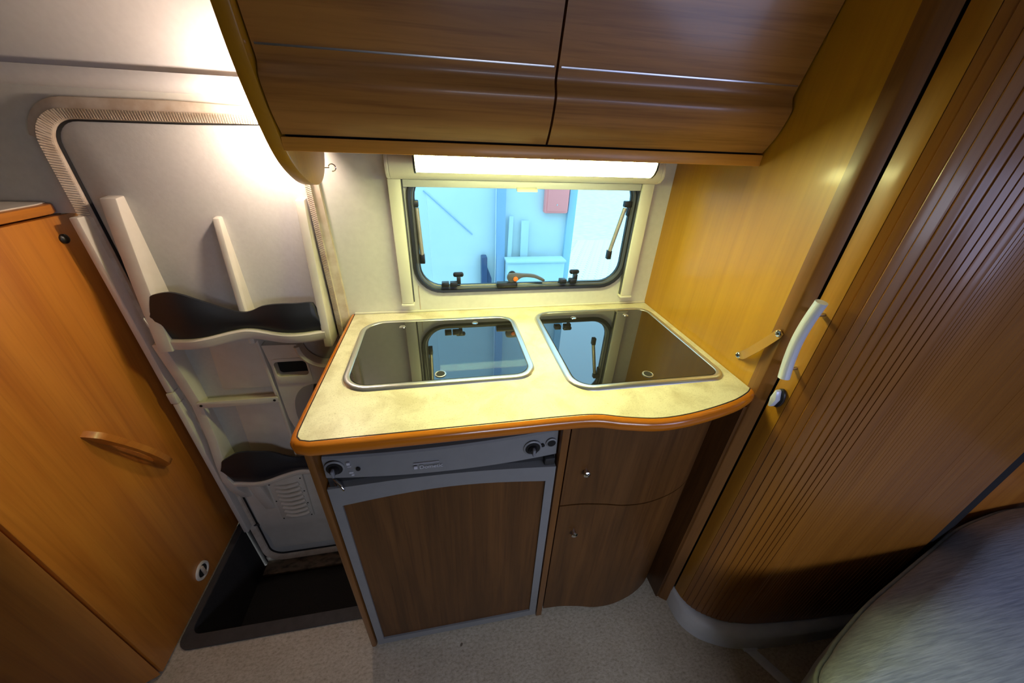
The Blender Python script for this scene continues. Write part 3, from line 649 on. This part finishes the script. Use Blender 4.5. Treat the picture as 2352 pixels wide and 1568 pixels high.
# bowed control panel
n = 24; secs = []
for i in range(n+1):
    x = -0.268+0.500*i/n; t = (i/n-0.5)*2; bow = 0.012*(1-t*t)
    zt, zb = 0.822+0.010*(i/n), 0.764-0.007*(i/n)-0.004*(1-t*t)
    yf = 0.562-bow
    secs.append([(x, yf+0.003, zb), (x, yf, zb+0.004), (x, yf+0.004, zt-0.004), (x, yf+0.008, zt), (x, 0.574, zt), (x, 0.574, zb)])
cpn = loft('control_panel', secs, GREY, R, ang=30)
def dial(x, z, r, kn):
    y = 0.5605-0.012*(1-((x+0.018)/0.25)**2)
    d = lathe('dial_recess', [(r+0.003, 0.004), (r+0.003, 0.006), (r, 0.0075), (r*0.96, 0.0070)], (x, y+0.006, z), (0, -1, 0), GREY, cpn, 24)
    lathe('dial_well', [(r*0.95, 0.0), (r*0.95, 0.0074)], (x, y+0.006, z), (0, -1, 0), GAP, d, 24)
    if kn:
        lathe('dial_knob', [(r*0.55, 0), (r*0.55, 0.008), (r*0.4, 0.012)], (x, y, z), (0, -1, 0), BLACK, d, 16)
        box('dial_grip', x-0.0035, x+0.0035, y-0.018, y-0.006, z-r*0.55, z+r*0.55, KNOBG, d, bevel=0.003)
dial(-0.246, 0.796, 0.017, True); dial(0.172, 0.794, 0.018, True); dial(0.2165, 0.800, 0.010, False)
for x, z in ((-0.200, 0.791), (0.196, 0.797)):
    lathe('indicator', [(0.0045, 0), (0.0045, 0.002)], (x, 0.5605-0.012*(1-((x+0.018)/0.25)**2)+0.001, z), (0, -1, 0), GAP, cpn, 12)
yl = 0.5475
text_mesh('maker_name', 'Dometic', 0.014, (-0.077, yl-0.0002, 0.779), PRINT, cpn)
box('maker_emblem', -0.088, -0.081, yl-0.0004, yl+0.002, 0.7795, 0.787, PRINT, cpn)
box('maker_line', -0.088, -0.035, yl+0.0002, yl+0.003, 0.7935, 0.7945, PRINT, cpn)
for x, z, w, h in ((-0.2175, 0.8065, 0.006, 0.007), (-0.2165, 0.799, 0.007, 0.002), (-0.2155, 0.781, 0.008, 0.004), (-0.2135, 0.774, 0.005, 0.004)):
    box('symbol', x-w/2, x+w/2, 0.5560, 0.5595, z-h/2, z+h/2, PRINT, cpn)
box('panel_recess', -0.270, 0.234, 0.570, 0.597, 0.735, 0.764, GREYD, R)
Dr = bpy.data.objects.new('door', None)
# fridge door: outer frame with arched inlay opening
fo = [(-0.270, 0.010), (0.233, 0.010), (0.233, 0.727)] + [(0.233-0.503*k/12, 0.727+0.015*(k/12)+0.012*math.sin(math.pi*k/12)) for k in range(1, 12)] + [(-0.270, 0.742)]
fi = [(-0.250, 0.040), (0.211, 0.040), (0.211, 0.680)] + [(0.211-0.461*k/12, 0.680+0.005*(k/12)+0.022*math.sin(math.pi*k/12)) for k in range(1, 12)] + [(-0.250, 0.685)]
fd = prism('door', fo, 'xz', 0.553, 0.594, GREY, R, holes=[fi])
prism('wood_inlay', offset_poly(fi, -0.0003), 'xz', 0.558, 0.590, WDK, fd)
tube('door_catch', [(-0.262, 0.575, 0.752), (-0.250, 0.560, 0.756), (-0.240, 0.552, 0.750), (-0.236, 0.550, 0.738)], 0.003, CHROME, fd, 8)
box('catch_plate', -0.268, -0.250, 0.556, 0.572, 0.742, 0.746, CHROME, fd)  # plain chrome plate beside the door catch
box('hinge', 0.205, 0.230, 0.556, 0.580, 0.730, 0.752, GREYD, fd, bevel=0.003)

# ------------------------------------------------------------------ ribbed bathroom door (curved)
dpath = cat([(0.7100, 0.540), (0.7105, 0.515), (0.7150, 0.482), (0.731, 0.453), (0.766, 0.425), (0.815, 0.402), (0.885, 0.384), (0.970, 0.3735), (1.07, 0.364), (1.17, 0.357), (1.26, 0.351)], 14)
def at_az(az):
    for a, b in zip(dpath, dpath[1:]):
        fa, fb = a[0]-az*a[1], b[0]-az*b[1]
        if fa <= 0 <= fb:
            t = -fa/(fb-fa+1e-12); return len([0]), (a[0]+(b[0]-a[0])*t, a[1]+(b[1]-a[1])*t)
    return None, dpath[-1]
def sub(az0, az1):
    p0, p1 = at_az(az0)[1], at_az(az1)[1]
    mid = [p for p in dpath if az0+1e-3 < p[0]/p[1] < az1-1e-3]
    return [p0]+mid+[p1]
Bd = thing('door_2', 'curved ribbed wooden bathroom door with silver handle', None, (0.95, 0.42, 0), kind='structure')
def slat(az0, az1, out, name='slat', chamf=0.0035, m=W_T, lap=0.0, lead=0.0):
    s = sub(az0, az1)
    o = offset_poly(s, out, False)
    if lap:
        ol = offset_poly(s, out+lap, False); k_ = len(o)-1
        o = [(a[0]*(i/k_)+b[0]*(1-i/k_), a[1]*(i/k_)+b[1]*(1-i/k_)) for i, (a, b) in enumerate(zip(o, ol))]
    i_ = offset_poly(s, -0.012, False); c = offset_poly(s, out-chamf, False)
    def pull(p, q, d):
        v = Vector(q)-Vector(p); v = v.normalized()*min(d, v.length*0.4) if v.length > 0 else v; return (p[0]+v.x, p[1]+v.y)
    o2 = [pull(o[0], o[1], chamf)]+o[1:-1]+[pull(o[-1], o[-2], chamf)]
    if lead:
        c0 = offset_poly(s, out+lap-lead, False)[0]; o2[0] = pull(o[0], o[1], lead*1.1); poly = [c0]+o2[:-1]+[o[-1]]+i_[::-1]
    else: poly = [c[0]]+o2+[c[-1]]+i_[::-1]
    return prism(name, poly, 'xy', 0.095, 1.95, m, Bd, ang=40)
slat(1.374, 1.4793, 0.004, 'stile', 0.0016, W_S)
bounds = [1.4805, 1.5307, 1.5923, 1.6507, 1.7189, 1.7794, 1.8363, 1.8941, 1.9420, 1.9885, 2.0415, 2.105]
for a, b in zip(bounds, bounds[1:]):
    g = 0.0003
    if a < 1.83: slat(a+0.0004, b-g, 0.0020, 'slat', 0.0010, lap=0.0022, lead=0.0009)
    else: slat(a+g, b-g, 0.003, 'slat', 0.0007, lap=0.0010)
az = 2.105
while az < 3.50:
    st = 0.024*(az/2.1)**1.9; slat(az+st*0.005, az+st*0.995, 0.0025, 'slat', 0.0007); az += st
bk = dpath+[(x*1.0+0.0, y+0.030) for x, y in dpath[::-1] if x > 0.80]+[(0.775, 0.56)]
prism('backing', offset_poly(dpath, -0.010, False)+offset_poly(dpath, -0.022, False)[::-1], 'xy', 0.090, 1.95, GAP, Bd, ang=60)
hb = [(0.690, 0.499, 1.154), (0.6895, 0.505, 1.11), (0.689, 0.507, 1.066), (0.6895, 0.504, 1.02), (0.690, 0.498, 0.981)]
hb = [(x*0.972, y*0.972, 1.4+(z-1.4)*0.972) for x, y, z in hb]
hd = tube('handle', cat(hb, 4), 0.0105, SATIN, Bd, 14, 0.0105)
for z in (1.128, 1.005): tube('handle_post', [(0.680, 0.497, z), (0.712, 0.499, z)], 0.0045, ALU, hd, 10)
lk = prism('turn_knob', [(0.0, 0.0)]*0 + [(0.497+0.0125*math.cos(a), 0.927+0.024*math.sin(a)) for a in [2*math.pi*k/18 for k in range(18)]], 'yz', 0.700, 0.7075, BLACK, Bd, bevel=0.003)
prism('turn_grip', [(0.489, 0.927), (0.495, 0.948), (0.500, 0.950), (0.504, 0.927), (0.500, 0.904), (0.494, 0.907)], 'yz', 0.686, 0.700, SATIN, lk, bevel=0.003)
# white curved skirting below it
skp = cat([(0.7085, 0.5345), (0.703, 0.515), (0.706, 0.455), (0.738, 0.408), (0.79, 0.377), (0.85, 0.356), (0.93, 0.343), (1.05, 0.334), (1.16, 0.329), (1.30, 0.325)], 6)
sk = sweep('baseboard_right', skp, [(0.0, 0.0), (0.001, 0.070), (-0.003, 0.081), (-0.014, 0.088), (-0.026, 0.089), (-0.045, 0.088), (-0.045, 0.0)], 'xy', TRIMW, None, closed=False, ang=50)
struct(sk, 'white curved plastic skirting under the ribbed bathroom door')
box('lit_spot_block', 0.745, 0.760, 0.545, 0.556, 0.0895, 0.118, YEL, Bd)  # added yellow block, stands in for a lit spot at the door base
# dark closing profile and the wooden wall beyond it
struct(prism('trim_6', [(1.262, 0.40), (1.262, 0.353), (1.275, 0.352), (1.39, 0.377), (1.40, 0.384), (1.40, 0.42), (1.262, 0.42)], 'xy', 0.0, 1.95, GAP), 'black closing profile at the right edge of the bathroom door')
struct(box('wall_bathroom', 1.402, 2.60, 0.405, 0.425, 0.0, 1.95, WO_Z), 'reddish wood wall behind the grey seat')

# strap on the partition
St = thing('retaining_strap', 'tan strap with two press studs on the wood side panel', 'strap', (XR, 0.575, 0.96))
s0, s1 = Vector((XR-0.002, 0.610, 0.969)), Vector((XR-0.002, 0.541, 1.065))
axs = s1-s0; wv = Vector((0, axs.z, -axs.y)).normalized(); secs = []
for i in range(17):
    t = -0.06+1.12*i/16; h = 0.002+0.016*max(0, math.sin(math.pi*min(1, max(0, t))))**1.3
    c = s0+axs*t+Vector((-h, 0, 0)) + Vector((0, 0, -0.018*math.sin(math.pi*min(1, max(0, t)))))
    w_ = 0.0095 if 0 < i < 16 else 0.006
    secs.append([tuple(c+wv*w_+Vector((-0.0008, 0, 0))), tuple(c-wv*w_+Vector((-0.0008, 0, 0))), tuple(c-wv*w_+Vector((0.0008, 0, 0))), tuple(c+wv*w_+Vector((0.0008, 0, 0)))])
loft('band', secs, STRAPM, St, ang=40)
for s in (s0, s1):
    sd = lathe('press_stud', [(0.0075, 0), (0.0075, 0.0015), (0.006, 0.003), (0.0045, 0.0025)], (XR-0.005, s.y, s.z), (-1, 0, 0), CHROME, St, 16)
    lathe('stud_centre', [(0.0030, 0.001), (0.0028, 0.0032)], (XR-0.005, s.y, s.z), (-1, 0, 0), BLACK, sd, 10)

# ------------------------------------------------------------------ grey seat, lower right
Se = thing('upholstered_seat', 'grey striped upholstered seat cushion at the lower right', 'seat', (1.2, -0.05, 0))
so = cat([(0.60, -0.20), (0.605, 0.02), (0.679, 0.152), (0.760, 0.196), (0.841, 0.226), (0.946, 0.259), (1.087, 0.295), (1.247, 0.335), (1.38, 0.368), (1.517, 0.388), (1.664, 0.396), (1.80, 0.36), (1.86, 0.10), (1.82, -0.40), (1.60, -0.55), (1.0, -0.55), (0.68, -0.48)], 5, True)
def area2(p): return sum(a[0]*b[1]-b[0]*a[1] for a, b in zip(p, p[1:]+p[:1]))
if area2(so) < 0: so = so[::-1]
sc_ = Vector((sum(p[0] for p in so)/len(so), sum(p[1] for p in so)/len(so)))
def cushion(name, levels, mat, par):
    secs = []
    for d, z in levels:
        if d < 0.05: secs.append([(x, y, z) for x, y in offset_poly(so, -d)])
        else:
            k = 1-d*2.4; secs.append([(sc_.x+(x-sc_.x)*k, sc_.y+(y-sc_.y)*k, z) for x, y in so])
    return loft(name, secs, mat, par, ang=70)
cushion('seat_border', [(0.020, 0.345), (0.004, 0.355), (0.0, 0.375), (0.0, 0.445), (0.004, 0.462), (0.020, 0.470)], CLOTHP, Se)
cushion('seat_cushion', [(0.010, 0.466), (0.003, 0.474), (0.006, 0.486), (0.018, 0.497), (0.045, 0.508), (0.09, 0.516), (0.16, 0.521), (0.28, 0.524), (0.40, 0.525)], CLOTH, Se)
sweep('seat_piping', so, [(0.004*math.cos(a), 0.469+0.004*math.sin(a)) for a in [2*math.pi*k/8 for k in range(8)]], 'xy', CLOTHP, Se, ang=70)
prism('seat_base', [(sc_.x+(x-sc_.x)*0.86, sc_.y+(y-sc_.y)*0.82) for x, y in so], 'xy', 0.0, 0.345, GAP, Se)

# metal strip on the floor by the skirting
Fs = thing('floor_strip', 'pale metal strip lying on the floor by the skirting', 'strip', (0.93, 0.28, 0.0))
prism('strip', [(0.872, 0.350), (0.910, 0.346), (0.972, 0.235), (0.962, 0.218), (0.945, 0.222), (0.936, 0.235)], 'xy', 0.0005, 0.006, TRIMW, Fs, bevel=0.002)
prism('end_clip', [(0.868, 0.353), (0.914, 0.349), (0.918, 0.340), (0.868, 0.343)], 'xy', 0.0065, 0.0085, TRIMW, Fs)

# ------------------------------------------------------------------ outside the window
GZ = -0.55
G = prism('ground', [(-6, 1.3), (30, 1.3), (30, 40), (-6, 40)], 'xy', GZ-0.05, GZ, GROUND)
struct(G, 'pale paved yard outside the window')
zig = [(0, 0), (0.055, 0.022), (0.11, 0), (0.165, 0.022), (0.218, 0.001)]
zp = [(u, v) for u, v in zig]+[(u, v+0.1065) for u, v in zig[::-1]]
paver = prism('paver', zp, 'xy', 0.0, 0.012, PAVE, G, bevel=0.003, seg=1)
pm = paver.data; first = True; cnt = 0
for r in range(26):
    for c in range(14):
        x = 1.55+r*0.055+c*0.222; y = 4.75+r*0.11
        if not (0.34*y < x < 0.60*y) or cnt >= 300: continue
        o = paver if first else bpy.data.objects.new('paver', pm)
        if not first: COL.objects.link(o); o.parent = G
        o.location = (x, y, GZ+0.0005); first = False; cnt += 1
OW = 2.6
Hw = thing('outbuilding_wall', 'pale blue metal-clad outbuilding wall seen through the window', 'wall', (-0.3, OW, GZ))
for i in range(7):
    x0 = -2.9+i*0.4685
    box('cladding_panel', x0, x0+0.4665, OW, OW+0.03, GZ, 2.6, OWALL, Hw, bevel=0.001)
box('cladding_panel', 0.445, 0.900, OW+0.004, OW+0.03, GZ, 2.6, OWALL, Hw)
box('corner_column', 0.379, 0.440, OW-0.05, OW, GZ, 2.6, OCOL, Hw, bevel=0.003)
box('end_pilaster', 0.898, 0.955, OW-0.03, OW+0.10, GZ, 2.6, OPIL, Hw, bevel=0.003)
tube('brace_rod', [(-0.109, OW-0.006, 1.073), (0.210, OW-0.006, 0.786)], 0.0035, OCOL, Hw, 6)
Rb = thing('red_wall_box', 'red cabinet on the outbuilding wall outside the window', 'cabinet', (0.815, OW-0.08, 0.93))
box('case', 0.715, 0.888, OW-0.055, OW-0.0005, 0.940, 1.36, ORED, Rb, bevel=0.012)
rd = box('lid', 0.731, 0.873, OW-0.060, OW-0.0555, 0.955, 1.345, ORED, Rb, bevel=0.002)
lathe('lock', [(0.005, 0), (0.005, 0.003)], (0.802, OW-0.060, 1.00), (0, -1, 0), CHROME, rd, 10)
Ca = thing('carton', 'pale carton standing against the outbuilding wall', 'carton', (0.66, OW-0.2, GZ))
box('box_body', 0.445, 0.870, OW-0.16, OW-0.06, GZ+0.001, 0.620, OBOX, Ca, bevel=0.004)
box('box_flap', 0.436, 0.877, OW-0.172, OW-0.055, 0.620, 0.635, OBOX, Ca, bevel=0.003)
def plank(label, x0, z0, x1, z1, w, yb, yt):
    v = [(x0, yb, z0), (x0+w, yb, z0), (x1+w, yt, z1), (x1, yt, z1)]
    o = loft('leaning_plank', [[p for p in v], [(p[0], p[1]+0.018, p[2]) for p in v]], OPLANK)
    tag(o, label, 'plank', 'planks leaning outside')
plank('pale plank leaning upright in the middle of the outbuilding wall', 0.565, GZ, 0.560, 0.885, 0.055, OW-0.045, OW-0.030)
plank('narrow pale plank leaning at a slant beside the blue column', 0.432, GZ, 0.470, 0.915, 0.030, OW-0.045, OW-0.030)
Db = thing('wall_case', 'dark blue case hanging on the outbuilding wall by the column', 'case', (0.28, OW-0.04, 0.2))
box('case', 0.268, 0.310, OW-0.075, OW-0.001, 0.20, 0.640, ODARK, Db, bevel=0.008)
prism('bracket', [(0.311, 0.56), (0.345, 0.47), (0.345, 0.22), (0.311, 0.22)], 'xz', OW-0.05, OW-0.001, ODARK, Db, bevel=0.003)
